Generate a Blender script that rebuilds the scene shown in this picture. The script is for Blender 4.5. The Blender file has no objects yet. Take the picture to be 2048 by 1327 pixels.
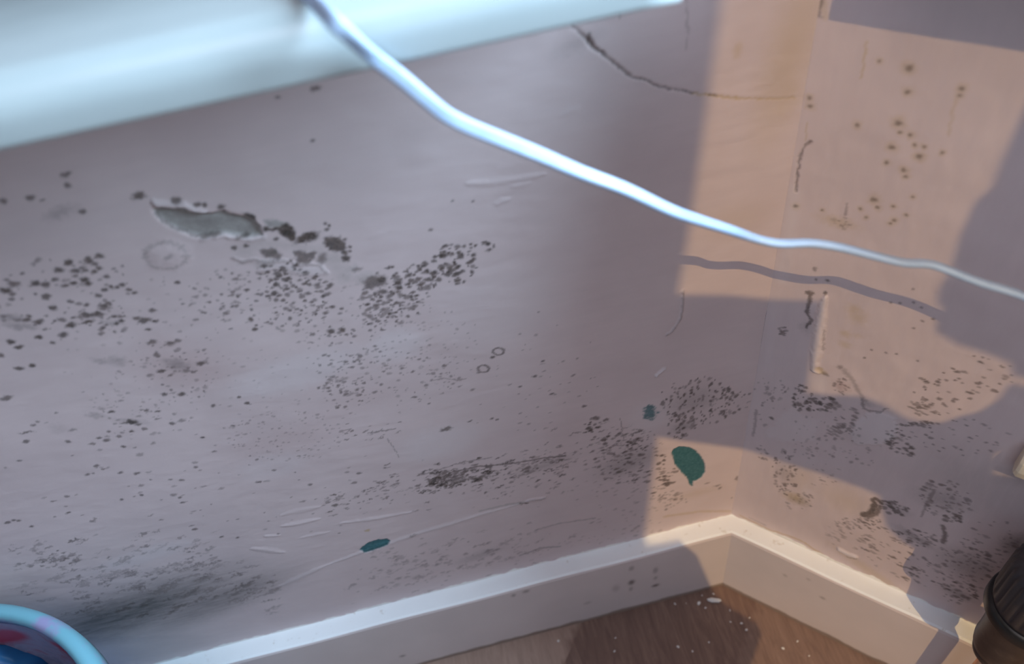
import bpy, bmesh, math, random
import numpy as np
from mathutils import Vector, Matrix

# ------------------------------------------------------------------ camera, world, lights, exposure
C = bpy.context.scene.collection
scn = bpy.context.scene
IW, IH, FPX = 2048, 1327, 1600.0
RW = np.array([[0.970500629284734, -0.21189007237587668, -0.11502663077079645],
               [-0.2333905882261092, -0.7059863341248218, -0.668664437035847],
               [0.06047612657409644, 0.6757853899408754, -0.7346133301656408]])   # rows: camera right, down, forward
EYE = np.array([-0.241300, -0.402708, 0.938608])

cam = bpy.data.cameras.new('camera')
camo = bpy.data.objects.new('camera', cam)
C.objects.link(camo)
M = Matrix.Identity(4)
for i in range(3):
    M[i][0], M[i][1], M[i][2], M[i][3] = RW[0][i], -RW[1][i], -RW[2][i], EYE[i]
camo.matrix_world = M
cam.sensor_width = 36.0
cam.lens = 36.0 * FPX / IW
cam.clip_start = 0.01
cam.dof.use_dof = True
cam.dof.focus_distance = 0.66
cam.dof.aperture_fstop = 4.5
scn.camera = camo

w = bpy.data.worlds.new('room_air')
scn.world = w
w.use_nodes = True
_nt = w.node_tree
_tc = _nt.nodes.new('ShaderNodeTexCoord')
_sp = _nt.nodes.new('ShaderNodeSeparateXYZ')
_rm = _nt.nodes.new('ShaderNodeValToRGB')
_nt.links.new(_tc.outputs['Generated'], _sp.inputs[0])
_nt.links.new(_sp.outputs['Z'], _rm.inputs[0])
_nt.links.new(_rm.outputs[0], _nt.nodes['Background'].inputs[0])
_e = _rm.color_ramp.elements
_e[0].position, _e[0].color = 0.15, (0.030, 0.022, 0.026, 1)      # room at eye level
_e[1].position, _e[1].color = 0.75, (0.045, 0.045, 0.055, 1)       # pale light from above
_nt.nodes['Background'].inputs[1].default_value = 1.0

SUN_AZ, SUN_EL = math.radians(-97), math.radians(47.3)
SUN = np.array([math.cos(SUN_EL) * math.cos(SUN_AZ), math.cos(SUN_EL) * math.sin(SUN_AZ), math.sin(SUN_EL)])
sl = bpy.data.lights.new('sun', 'SUN')
sl.energy = 1.5
sl.angle = 0.0045
sl.color = (1.0, 0.69, 0.315)
so = bpy.data.objects.new('sun', sl)
C.objects.link(so)
so.rotation_euler = Vector(SUN).to_track_quat('Z', 'Y').to_euler()
so.location = (0, -3, 4)

NL = np.array([0, -1.0, 0])
NR = np.array([-1, -1.0, 0]) / math.sqrt(2)
DR = np.array([1, -1.0, 0]) / math.sqrt(2)


def area(name, loc, direction, sx, sz, power, color):
    d = bpy.data.lights.new(name, 'AREA')
    d.shape = 'RECTANGLE'
    d.size, d.size_y = sx, sz
    d.energy = power
    d.color = color
    o = bpy.data.objects.new(name, d)
    C.objects.link(o)
    o.location = loc
    o.rotation_euler = Vector(direction).to_track_quat('-Z', 'Y').to_euler()
    return o


# daylight through the two bay windows that stand on the sills above the picture
area('left_bay_window_daylight', (-0.85, 0.10, 1.42), (0, -1, -0.0), 1.3, 1.1, 1.5, (0.9, 0.85, 1.0))
_p = DR * 0.50 - NR * 0.03
area('right_bay_window_daylight', (_p[0], _p[1], 1.15), tuple(NR), 0.5, 0.6, 61, (0.58, 0.80, 1.0))
# added overhead fill lamp that brightens the ledges and the floor
area('overhead_fill', (-0.5, -1.0, 2.4), (0.2, 1.0, -2.2), 1.0, 1.0, 11.5, (0.86, 0.86, 1.0))

scn.view_settings.view_transform = 'Standard'
scn.view_settings.look = 'None'
scn.view_settings.exposure = 0.0
scn.view_settings.gamma = 1.0
scn.view_settings.use_curve_mapping = False

# ------------------------------------------------------------------ helpers
rng = np.random.default_rng(7)
random.seed(7)
HS, TS = 0.128, 0.0212          # skirting height and thickness
SILL_Z, SILL_Y = 0.782, 0.106   # underside and overhang of the sill


def ray(x, y):
    return RW.T @ np.array([(x - IW / 2) / FPX, (y - IH / 2) / FPX, 1.0])


def hit(x, y, n, off=0.0):
    d = ray(x, y)
    return EYE + d * ((off - n @ EYE) / (n @ d))


UP = np.array([0, 0, 1.0])


def onL(x, y):
    p = hit(x, y, NL)
    return p[0], p[2]


def onR(x, y):
    p = hit(x, y, NR)
    return p @ DR, p[2]


def tag(o, label=None, cat=None, group=None, kind=None):
    if label: o['label'] = label
    if cat: o['category'] = cat
    if group: o['group'] = group
    if kind: o['kind'] = kind
    return o


def link(name, me, mats=(), parent=None, smooth=True):
    o = bpy.data.objects.new(name, me)
    C.objects.link(o)
    for m in (mats if isinstance(mats, (list, tuple)) else [mats]):
        me.materials.append(m)
    if parent: o.parent = parent
    if smooth:
        me.polygons.foreach_set('use_smooth', [True] * len(me.polygons))
    return o


def bm_obj(name, bm, mats, parent=None, smooth=True):
    bmesh.ops.recalc_face_normals(bm, faces=bm.faces)
    me = bpy.data.meshes.new(name)
    bm.to_mesh(me)
    bm.free()
    return link(name, me, mats, parent, smooth)


def empty(name, loc, label, cat, group=None):
    o = bpy.data.objects.new(name, None)
    C.objects.link(o)
    o.location = loc
    o.empty_display_size = 0.02
    return tag(o, label, cat, group)


def sweep(bm, path, prof, closed_prof=True, caps=True):
    """extrude a profile [(a,b)] along a path with parallel transport frames"""
    path = [Vector(p) for p in path]
    rings = []
    t0 = (path[1] - path[0]).normalized()
    ref = Vector((0, 0, 1)) if abs(t0.z) < 0.9 else Vector((1, 0, 0))
    nrm = (ref - t0 * ref.dot(t0)).normalized()
    for i, p in enumerate(path):
        t = (path[min(i + 1, len(path) - 1)] - path[max(i - 1, 0)]).normalized()
        nrm = (nrm - t * nrm.dot(t)).normalized()
        b = t.cross(nrm)
        rings.append([bm.verts.new(p + nrm * a + b * c) for a, c in prof])
    n = len(prof)
    for r0, r1 in zip(rings, rings[1:]):
        for j in range(n):
            bm.faces.new((r0[j], r0[(j + 1) % n], r1[(j + 1) % n], r1[j]))
    if caps:
        bm.faces.new(rings[0][::-1])
        bm.faces.new(rings[-1])
    return rings


def lathe(bm, prof, seg=48, center=(0, 0, 0), closed=False, fn=None):
    """prof: [(r,z)] -> surface of revolution"""
    cx, cy, cz = center
    rings = []
    for r, z in prof:
        ring = []
        if r < 1e-6:
            ring = [bm.verts.new((cx, cy, cz + z))]
        else:
            for j in range(seg):
                a = 2 * math.pi * j / seg
                rr = r if fn is None else fn(r, z, a)
                ring.append(bm.verts.new((cx + rr * math.cos(a), cy + rr * math.sin(a), cz + z)))
        rings.append(ring)
    prs = list(zip(rings, rings[1:])) + ([(rings[-1], rings[0])] if closed else [])
    for r0, r1 in prs:
        for j in range(seg):
            k = (j + 1) % seg
            if len(r0) == 1 and len(r1) == 1: continue
            if len(r0) == 1: bm.faces.new((r0[0], r1[k], r1[j]))
            elif len(r1) == 1: bm.faces.new((r0[j], r0[k], r1[0]))
            else: bm.faces.new((r0[j], r0[k], r1[k], r1[j]))


def box(bm, lo, hi):
    v = [bm.verts.new((x, y, z)) for x in (lo[0], hi[0]) for y in (lo[1], hi[1]) for z in (lo[2], hi[2])]
    for f in ((0, 1, 3, 2), (4, 6, 7, 5), (0, 4, 5, 1), (2, 3, 7, 6), (0, 2, 6, 4), (1, 5, 7, 3)):
        bm.faces.new([v[i] for i in f])
    return v


def spline(pts, n=12):
    pts = [np.array(p, float) for p in pts]
    P = [2 * pts[0] - pts[1]] + pts + [2 * pts[-1] - pts[-2]]
    out = []
    for i in range(1, len(P) - 2):
        for k in range(n):
            t = k / n
            a, b, c, d = P[i - 1:i + 3]
            out.append(0.5 * ((2 * b) + (c - a) * t + (2 * a - 5 * b + 4 * c - d) * t * t + (3 * b - a - 3 * c + d) * t ** 3))
    out.append(pts[-1])
    return out


# ------------------------------------------------------------------ materials
class NT:
    def __init__(s, name):
        s.m = bpy.data.materials.new(name)
        s.m.use_nodes = True
        s.t = s.m.node_tree
        s.b = s.t.nodes['Principled BSDF']

    def n(s, typ, **kw):
        x = s.t.nodes.new(typ)
        for k, v in kw.items(): setattr(x, k, v)
        return x

    def l(s, a, b): s.t.links.new(a, b)

    def coord(s, scale=(1, 1, 1), rot=(0, 0, 0)):
        tc = s.n('ShaderNodeTexCoord')
        mp = s.n('ShaderNodeMapping')
        mp.inputs['Scale'].default_value = scale
        mp.inputs['Rotation'].default_value = rot
        s.l(tc.outputs['Object'], mp.inputs[0])
        return mp.outputs[0]

    def noise(s, co, scale, detail=4, rough=0.6, dist=0.0):
        x = s.n('ShaderNodeTexNoise')
        x.inputs['Scale'].default_value = scale
        x.inputs['Detail'].default_value = detail
        x.inputs['Roughness'].default_value = rough
        x.inputs['Distortion'].default_value = dist
        s.l(co, x.inputs['Vector'])
        return x.outputs['Fac']

    def ramp(s, v, stops):
        r = s.n('ShaderNodeValToRGB')
        e = r.color_ramp.elements
        while len(e) < len(stops): e.new(0.5)
        for i, (p, c) in enumerate(stops):
            e[i].position = p
            e[i].color = (c, c, c, 1) if isinstance(c, (int, float)) else (*c, 1)
        s.l(v, r.inputs[0])
        return r.outputs[0]

    def mix(s, f, a, b, typ='MIX'):
        x = s.n('ShaderNodeMix', data_type='RGBA', blend_type=typ)
        for v, i in ((f, 0), (a, 6), (b, 7)):
            if isinstance(v, (int, float)): x.inputs[i].default_value = v
            elif isinstance(v, tuple): x.inputs[i].default_value = (*v, 1)
            else: s.l(v, x.inputs[i])
        return x.outputs[2]

    def math(s, op, a, b=None):
        x = s.n('ShaderNodeMath', operation=op)
        for v, i in ((a, 0), (b, 1)):
            if v is None: continue
            if isinstance(v, (int, float)): x.inputs[i].default_value = v
            else: s.l(v, x.inputs[i])
        return x.outputs[0]

    def attr(s, name):
        x = s.n('ShaderNodeAttribute', attribute_name=name)
        return x.outputs['Fac']

    def bump(s, h, strength, dist=0.001):
        b = s.n('ShaderNodeBump')
        b.inputs['Strength'].default_value = strength
        b.inputs['Distance'].default_value = dist
        s.l(h, b.inputs['Height'])
        s.l(b.outputs[0], s.b.inputs['Normal'])

    def fin(s, col, rough=0.6, spec=0.3):
        if isinstance(col, tuple): s.b.inputs['Base Color'].default_value = (*col, 1)
        else: s.l(col, s.b.inputs['Base Color'])
        if isinstance(rough, (int, float)): s.b.inputs['Roughness'].default_value = rough
        else: s.l(rough, s.b.inputs['Roughness'])
        s.b.inputs['Specular IOR Level'].default_value = spec
        return s.m


def wall_material(name, streak):
    t = NT(name)
    co = t.coord()
    sc = t.coord(streak)
    n1 = t.noise(co, 9, 3, 0.6)
    n2 = t.noise(sc, 60, 5, 0.7)
    fine = t.noise(co, 420, 3, 0.7)
    col = t.ramp(n1, [(0.3, (0.61, 0.492, 0.495)), (0.7, (0.68, 0.555, 0.555))])
    col = t.mix(t.ramp(n2, [(0.35, 0.0), (0.75, 0.35)]), col, (0.56, 0.455, 0.46))
    col = t.mix(t.math('MULTIPLY', t.attr('yellow'), 0.8), col, (0.50, 0.36, 0.20))
    col = t.mix(t.math('MULTIPLY', t.attr('pink'), 0.7), col, (0.47, 0.32, 0.31))
    col = t.mix(t.attr('pale'), col, (0.68, 0.60, 0.615))
    bare = t.ramp(t.noise(co, 120, 5, 0.7), [(0.3, (0.26, 0.235, 0.225)), (0.7, (0.40, 0.37, 0.355))])
    col = t.mix(t.attr('bare'), col, bare)
    g = t.math('MULTIPLY', t.attr('dark_smear'), t.ramp(t.noise(sc, 90, 6, 0.75), [(0.25, 0.5), (0.65, 1.0)]))
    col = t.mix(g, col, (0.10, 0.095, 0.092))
    mcol = t.ramp(t.noise(co, 160, 3, 0.6), [(0.35, (0.050, 0.040, 0.036)), (0.65, (0.115, 0.082, 0.068))])
    mk = t.math('MULTIPLY', t.attr('mould'), t.ramp(fine, [(0.3, 0.88), (0.6, 1.0)]))
    col = t.mix(mk, col, mcol)
    tcol = t.ramp(t.noise(co, 300, 4, 0.7), [(0.35, (0.035, 0.12, 0.14)), (0.7, (0.075, 0.19, 0.21))])
    col = t.mix(t.attr('teal'), col, tcol)
    col = t.mix(t.attr('white'), col, (0.86, 0.83, 0.80))
    h = t.math('ADD', t.math('MULTIPLY', n2, 0.5), t.math('MULTIPLY', fine, 0.25))
    t.bump(h, 0.13, 0.002)
    return t.fin(col, 0.62, 0.22)


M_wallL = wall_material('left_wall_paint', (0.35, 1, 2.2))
M_wallR = wall_material('right_wall_paint', (2.0, 2.0, 0.35))

t = NT('sill_gloss_paint')
co = t.coord((1, 3, 1))
c0 = t.ramp(t.noise(co, 14, 3), [(0.3, (0.38, 0.43, 0.435)), (0.7, (0.42, 0.47, 0.475))])
c0 = t.mix(t.ramp(t.noise(t.coord(), 70, 5, 0.7), [(0.70, 0.0), (0.78, 0.35)]), c0, (0.45, 0.5, 0.52))
M_sill = t.fin(c0, 0.28, 0.5)

t = NT('skirting_top_lit_paint')  # white top, set paler than the face to carry light from above
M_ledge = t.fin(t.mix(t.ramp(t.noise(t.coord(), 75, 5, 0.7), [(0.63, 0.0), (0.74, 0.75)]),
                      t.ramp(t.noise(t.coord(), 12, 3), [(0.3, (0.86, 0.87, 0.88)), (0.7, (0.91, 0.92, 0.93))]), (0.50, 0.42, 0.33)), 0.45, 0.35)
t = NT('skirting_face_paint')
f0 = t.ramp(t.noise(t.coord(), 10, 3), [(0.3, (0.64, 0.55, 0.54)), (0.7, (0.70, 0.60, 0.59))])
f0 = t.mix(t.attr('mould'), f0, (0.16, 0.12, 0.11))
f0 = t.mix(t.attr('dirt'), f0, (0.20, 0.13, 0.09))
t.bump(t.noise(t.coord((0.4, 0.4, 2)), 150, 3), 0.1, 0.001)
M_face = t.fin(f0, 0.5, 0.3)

t = NT('dark_wood_floor')
co = t.coord((1, 1, 1), (0, 0, math.radians(-40)))
st = t.coord((9, 1.2, 1), (0, 0, math.radians(-40)))
grain = t.noise(st, 14, 6, 0.65, 1.4)
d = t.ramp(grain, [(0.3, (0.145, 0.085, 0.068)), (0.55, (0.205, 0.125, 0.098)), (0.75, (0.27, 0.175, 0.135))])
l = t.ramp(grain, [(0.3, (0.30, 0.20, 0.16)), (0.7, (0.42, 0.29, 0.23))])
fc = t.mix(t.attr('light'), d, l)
fc = t.mix(t.ramp(t.noise(t.coord(), 260, 4, 0.8), [(0.66, 0.0), (0.8, 0.4)]), fc, (0.42, 0.36, 0.32))
t.bump(grain, 0.15, 0.001)
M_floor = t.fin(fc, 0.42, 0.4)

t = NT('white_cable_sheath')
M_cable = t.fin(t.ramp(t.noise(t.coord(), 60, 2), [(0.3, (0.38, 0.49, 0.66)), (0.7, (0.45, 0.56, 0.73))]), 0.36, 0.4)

t = NT('white_bucket_plastic')
nn = t.noise(t.coord(), 26, 5, 0.65)
bc = t.mix(t.ramp(nn, [(0.50, 0.0), (0.62, 0.8)]), (0.17, 0.42, 0.52), (0.34, 0.27, 0.50))
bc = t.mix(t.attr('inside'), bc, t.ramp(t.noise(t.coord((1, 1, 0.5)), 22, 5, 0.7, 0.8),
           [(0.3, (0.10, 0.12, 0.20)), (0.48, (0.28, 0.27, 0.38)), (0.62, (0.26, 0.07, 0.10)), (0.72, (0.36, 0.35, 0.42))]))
bc = t.mix(t.attr('red'), bc, (0.34, 0.035, 0.06))
M_bucket = t.fin(bc, 0.35, 0.4)
t = NT('blue_plastic')
M_blue = t.fin(t.ramp(t.noise(t.coord(), 18, 3), [(0.3, (0.01, 0.09, 0.26)), (0.7, (0.02, 0.20, 0.42))]), 0.2, 0.6)

t = NT('bronze_valve_body')
M_brown = t.fin(t.ramp(t.noise(t.coord(), 90, 4, 0.7), [(0.35, (0.040, 0.026, 0.022)), (0.6, (0.060, 0.040, 0.033)), (0.75, (0.11, 0.075, 0.06))]), 0.42, 0.5)
t = NT('black_valve_plastic')
M_black = t.fin(t.ramp(t.noise(t.coord(), 120, 3), [(0.3, (0.008, 0.008, 0.009)), (0.7, (0.016, 0.015, 0.016))]), 0.38, 0.4)
t = NT('dark_ribbed_plastic')
M_rib = t.fin(t.mix(t.ramp(t.noise(t.coord(), 300, 3, 0.8), [(0.66, 0), (0.75, 0.7)]), (0.045, 0.036, 0.038), (0.25, 0.2, 0.2)), 0.5, 0.35)
t = NT('copper_pipe')
t.b.inputs['Metallic'].default_value = 0.8
M_copper = t.fin(t.ramp(t.noise(t.coord(), 60, 4), [(0.3, (0.55, 0.28, 0.16)), (0.7, (0.75, 0.42, 0.26))]), 0.35, 0.5)
t = NT('cream_plastic')
M_cream = t.fin(t.ramp(t.noise(t.coord(), 60, 3), [(0.3, (0.80, 0.68, 0.50)), (0.7, (0.86, 0.75, 0.58))]), 0.3, 0.5)
t = NT('white_plaster_crumbs')
M_crumb = t.fin(t.ramp(t.noise(t.coord(), 400, 3), [(0.3, (0.70, 0.66, 0.62)), (0.7, (0.84, 0.80, 0.77))]), 0.8, 0.2)
t = NT('room_wall_paint')
M_room = t.fin(t.ramp(t.noise(t.coord(), 5, 3), [(0.3, (0.60, 0.55, 0.52)), (0.7, (0.66, 0.61, 0.58))]), 0.7, 0.2)
t = NT('sun_blocker_grey')
M_blocker = t.fin(t.ramp(t.noise(t.coord((6, 6, 1)), 20, 3), [(0.3, (0.45, 0.42, 0.40)), (0.7, (0.55, 0.52, 0.50))]), 0.9, 0.1)  # plain grey for the added sun blockers


# ------------------------------------------------------------------ walls: a fine grid whose attributes hold mould, stains and chips
def vnoise(U, V, scale, seed, octaves=3):
    out = np.zeros_like(U)
    amp, tot = 1.0, 0.0
    for o in range(octaves):
        r = np.random.default_rng(seed + o * 101)
        N = 256
        g = r.random((N, N))
        x = U * scale * 2 ** o + 37.3
        y = V * scale * 2 ** o + 11.7
        xi = np.floor(x).astype(int)
        yi = np.floor(y).astype(int)
        fx = x - xi
        fy = y - yi
        fx = fx * fx * (3 - 2 * fx)
        fy = fy * fy * (3 - 2 * fy)
        a = g[xi % N, yi % N]
        b = g[(xi + 1) % N, yi % N]
        c = g[xi % N, (yi + 1) % N]
        d = g[(xi + 1) % N, (yi + 1) % N]
        out += amp * ((a * (1 - fx) + b * fx) * (1 - fy) + (c * (1 - fx) + d * fx) * fy)
        tot += amp
        amp *= 0.5
    return out / tot


def sstep(a, b, x):
    t = np.clip((x - a) / (b - a), 0, 1)
    return t * t * (3 - 2 * t)


class Wall:
    """u runs along the wall, v is height; px(x,y) gives (u,v)"""
    def __init__(s, u0, u1, v0, v1, step, px):
        s.step, s.px = step, px
        s.u = np.arange(u0, u1 + step / 2, step)
        s.v = np.arange(v0, v1 + step / 2, step)
        s.U, s.V = np.meshgrid(s.u, s.v, indexing='ij')
        s.A = {k: np.zeros_like(s.U) for k in ('mould', 'dark_smear', 'teal', 'bare', 'yellow', 'pink', 'pale', 'white')}
        s.H = np.zeros_like(s.U)
        s.wob = [vnoise(s.U, s.V, 420, 5) - 0.5, vnoise(s.U, s.V, 420, 77) - 0.5]

    def win(s, cu, cv, r):
        i0, i1 = np.searchsorted(s.u, cu - r), np.searchsorted(s.u, cu + r)
        j0, j1 = np.searchsorted(s.v, cv - r), np.searchsorted(s.v, cv + r)
        return slice(max(i0, 0), i1), slice(max(j0, 0), j1)

    def add(s, k, sl, val):
        s.A[k][sl] = np.maximum(s.A[k][sl], val)

    def spot(s, x, y, rx, ry=None, ang=0.0, k='mould', val=0.9, soft=0.5, wob=0.55):
        """elliptic stain centred on photograph pixel (x,y); radii in thirds of a millimetre along the wall"""
        cu, cv = s.px(x, y)
        s.spot_uv(cu, cv, rx * 0.00041, (ry or rx) * 0.00041, ang, k, val, soft, wob)

    def spot_uv(s, cu, cv, ru, rv, ang=0.0, k='mould', val=0.9, soft=0.5, wob=0.8):
        R = max(ru, rv)
        sl = s.win(cu, cv, R * 1.8 + 0.003)
        U, V = s.U[sl] - cu, s.V[sl] - cv
        if U.size == 0: return
        wv = min(R, 0.006) * wob
        U = U + s.wob[0][sl] * wv * 1.6
        V = V + s.wob[1][sl] * wv * 1.6
        c, n = math.cos(ang), math.sin(ang)
        d = np.sqrt(((U * c + V * n) / ru) ** 2 + ((-U * n + V * c) / rv) ** 2)
        s.add(k, sl, val * (1 - sstep(1 - soft, 1 + soft * 0.6, d)))

    def poly_sd(s, pts, sl):
        P = np.array(pts)
        U, V = s.U[sl], s.V[sl]
        ins = np.zeros(U.shape, bool)
        dist = np.full(U.shape, 1e9)
        for (x0, y0), (x1, y1) in zip(P, np.roll(P, -1, 0)):
            dx, dy = x1 - x0, y1 - y0
            tt = np.clip(((U - x0) * dx + (V - y0) * dy) / (dx * dx + dy * dy + 1e-18), 0, 1)
            dist = np.minimum(dist, np.hypot(U - x0 - tt * dx, V - y0 - tt * dy))
            if abs(dy) > 1e-12:
                cr = ((y0 > V) != (y1 > V)) & (U < dx * (V - y0) / dy + x0)
                ins ^= cr
        return np.where(ins, -dist, dist)

    def poly(s, pts, k='mould', val=0.9, edge=0.0012, wob=0.003, height=0.0, fall=None):
        P = np.array([s.px(*p) for p in pts])
        c = P.mean(0)
        r = np.abs(P - c).max() + 0.02
        sl = s.win(c[0], c[1], r)
        d = s.poly_sd(P, sl) + s.wob[0][sl] * wob * 0.9
        if k: s.add(k, sl, val * (1 - sstep(-edge, edge, d)))
        if height: s.H[sl] += height * (1 - sstep(-(fall or edge), (fall or edge), d))

    def line(s, pts, w0, w1=None, k='mould', val=0.8, height=0.0, wob=0.0008, soft=0.6, taper=False):
        """stroke through photograph pixels, half widths in metres"""
        P = np.array([s.px(*p) for p in pts])
        w1 = w0 if w1 is None else w1
        c = (P.max(0) + P.min(0)) / 2
        sl = s.win(c[0], c[1], np.abs(P - c).max() + 0.012)
        U = s.U[sl] + s.wob[0][sl] * wob * 3
        V = s.V[sl] + s.wob[1][sl] * wob * 3
        best = np.full(U.shape, 1e9)
        L = np.r_[0, np.cumsum(np.hypot(*np.diff(P, axis=0).T))]
        for i in range(len(P) - 1):
            (x0, y0), (x1, y1) = P[i], P[i + 1]
            dx, dy = x1 - x0, y1 - y0
            tt = np.clip(((U - x0) * dx + (V - y0) * dy) / (dx * dx + dy * dy + 1e-18), 0, 1)
            q = (L[i] + tt * (L[i + 1] - L[i])) / L[-1]
            ww = w0 + (w1 - w0) * q
            if taper: ww = ww * (0.12 + 0.88 * np.sqrt(np.clip(4 * q * (1 - q), 0, 1)))
            best = np.minimum(best, np.hypot(U - x0 - tt * dx, V - y0 - tt * dy) / ww)
        m = 1 - sstep(1 - soft, 1 + soft, best)
        if k: s.add(k, sl, val * m)
        if height: s.H[sl] += height * m

    def cluster(s, x, y, rx, ry, n, r0, r1, val=(0.6, 0.95), ang=0.0, stretch=(1.0, 1.6), sa=0.0, k='mould', power=0.5, sj=0.5):
        """n spots scattered over an ellipse in the photograph (radii in pixels)"""
        for _ in range(n):
            a = rng.random() * 2 * math.pi
            q = rng.random() ** power
            px_, py_ = q * rx * math.cos(a), q * ry * math.sin(a)
            X = x + px_ * math.cos(ang) - py_ * math.sin(ang)
            Y = y + px_ * math.sin(ang) + py_ * math.cos(ang)
            r = r0 + (r1 - r0) * rng.random() ** 2.2
            e = stretch[0] + (stretch[1] - stretch[0]) * rng.random()
            s.spot(X, Y, r * e, r, sa + (rng.random() - 0.5) * sj, k, val[0] + (val[1] - val[0]) * rng.random(), 0.45, 0.55)

    def band(s, x0, y0, x1, y1, spread, n, r0, r1, val=(0.5, 0.9), sa=0.1, stretch=(1.5, 3.5), k='mould'):
        for _ in range(n):
            q = rng.random()
            o = rng.normal() * spread
            r = r0 + (r1 - r0) * rng.random() ** 2
            e = stretch[0] + (stretch[1] - stretch[0]) * rng.random()
            s.spot(x0 + (x1 - x0) * q, y0 + (y1 - y0) * q + o, r * e, r, sa + (rng.random() - 0.5) * 0.3, k,
                   val[0] + (val[1] - val[0]) * rng.random(), 0.5, 1.0)

    def build(s, name, to_world, nrm, mat, thick):
        nu, nv = s.U.shape
        P = to_world(s.U.ravel(), s.V.ravel()) + s.H.ravel()[:, None] * nrm
        # a slab behind the modelled face gives the wall its thickness
        cu, cv = np.array([s.u[0], s.u[-1]]), np.array([s.v[0], s.v[-1]])
        back = to_world(np.array([cu[0], cu[1], cu[1], cu[0]]), np.array([cv[0], cv[0], cv[1], cv[1]])) - nrm * thick
        front = back + nrm * (thick - 0.006)
        V = np.vstack([P, back, front])
        i = np.arange(nu * nv).reshape(nu, nv)
        F = np.stack([i[:-1, :-1], i[1:, :-1], i[1:, 1:], i[:-1, 1:]], -1).reshape(-1, 4)
        b = nu * nv
        X = np.array([[0, 1, 2, 3], [4, 7, 6, 5], [0, 4, 5, 1], [1, 5, 6, 2], [2, 6, 7, 3], [3, 7, 4, 0]]) + b
        F = np.vstack([F, X]).astype(np.int32)
        me = bpy.data.meshes.new(name)
        me.vertices.add(len(V))
        me.vertices.foreach_set('co', V.astype(np.float32).ravel())
        me.loops.add(F.size)
        me.loops.foreach_set('vertex_index', F.ravel())
        me.polygons.add(len(F))
        me.polygons.foreach_set('loop_start', np.arange(0, F.size, 4, dtype=np.int32))
        me.update(calc_edges=True)
        for k, a in s.A.items():
            at = me.attributes.new(k, 'FLOAT', 'POINT')
            at.data.foreach_set('value', np.r_[a.ravel(), np.zeros(8)].astype(np.float32))
        o = link(name, me, mat)
        return tag(o, kind='structure')


# ---- left wall ------------------------------------------------------------------
WL = Wall(-1.02, 0.0, 0.0, 0.790, 0.001, onL)
A = WL
A.H += (vnoise(A.U, A.V, 14, 3) - 0.5) * 0.0014 + (vnoise(A.U, A.V * 2.2, 60, 9) - 0.5) * 0.0004


def c6(*p): return [(250 + x * 0.2783, 360 + y * 0.2783) for x, y in p]


# chipped hole down to grey plaster with a curled lip of paint above it
hole = c6((200, 215), (215, 245), (270, 300), (340, 345), (430, 380), (500, 408), (560, 412), (640, 395), (720, 390), (800, 403),
          (860, 415), (930, 410), (990, 395), (970, 340), (930, 290), (880, 260), (830, 265), (780, 255), (700, 230), (620, 245),
          (560, 240), (480, 235), (420, 205), (330, 205), (260, 195))
A.poly(hole, 'bare', 1.0, 0.0009, 0.0012, height=-0.0022, fall=0.0016)
A.line(c6((195, 150), (260, 185), (340, 190), (430, 195), (500, 225), (600, 235)), 0.0035, 0.0018, 'pale', 0.4, height=0.0012, soft=0.9, taper=True)
A.line(c6((215, 245), (270, 300), (340, 345), (430, 380), (500, 408), (560, 412)), 0.0008, k='mould', val=0.55)
A.line(c6((560, 412), (640, 392), (680, 390)), 0.0012, k='mould', val=0.7)
A.spot(*c6((850, 410))[0], 10, 4, 0.0, val=0.75)
A.line(c6((880, 260), (930, 290), (970, 340), (990, 390)), 0.0014, 0.001, 'pale', 0.5, height=0.0005)
A.line(c6((560, 425), (640, 405), (720, 400), (800, 413), (900, 425), (1000, 405)), 0.0016, k='pale', val=0.35, height=0.0006)
# black mould running on from the hole
A.poly(c6((835, 235), (900, 240), (945, 262), (940, 292), (905, 275), (870, 258)), val=0.95, edge=0.0008)
A.poly(c6((1000, 290), (1080, 285), (1160, 305), (1170, 335), (1100, 345), (1030, 345)), 'bare', 0.9, 0.0015)
A.poly(c6((965, 325), (1040, 345), (1100, 335), (1160, 305), (1215, 350), (1225, 430), (1190, 442), (1130, 400), (1090, 365), (1010, 368)), val=1.0, edge=0.001)
A.spot(*c6((1310, 415))[0], 22, 9, 0.15, val=1.0)
A.spot(*c6((1250, 432))[0], 10, 6, 0.2, val=0.6)
A.poly(c6((1425, 410), (1540, 398), (1600, 480), (1585, 540), (1545, 520), (1470, 500), (1440, 470)), val=0.92, edge=0.0014, wob=0.005)
A.spot(*c6((1588, 565))[0], 7, val=0.95)
A.poly(c6((960, 500), (1030, 490), (1090, 490), (1125, 540), (1110, 590), (1060, 565), (1010, 560)), val=0.75, edge=0.0012)
A.spot(*c6((1060, 520))[0], 10, 7, k='bare', val=0.6)
A.poly(c6((1215, 520), (1290, 515), (1365, 520), (1360, 560), (1290, 605), (1240, 590)), val=0.78, edge=0.0018, wob=0.006)
A.poly(c6((1385, 540), (1440, 520), (1450, 570), (1410, 605), (1375, 580)), val=0.7, edge=0.0018)
A.poly(c6((1700, 720), (1800, 690), (1860, 685), (1875, 745), (1790, 780), (1720, 785)), val=0.78, edge=0.002, wob=0.006)
A.spot(*c6((1840, 715))[0], 9, 8, val=0.95)
A.spot(*c6((1670, 645))[0], 10, 5, val=0.55)
A.spot(*c6((1850, 800))[0], 9, 7, val=0.8)
for x, y, a, b in ((1580, 690, 16, 13), (1500, 560, 18, 16), (1620, 640, 15, 10), (1000, 590, 18, 8), (1720, 700, 22, 12), (840, 590, 9, 4)):
    A.spot(*c6((x, y))[0], a, b, k='bare', val=0.35, soft=0.9)
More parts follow.
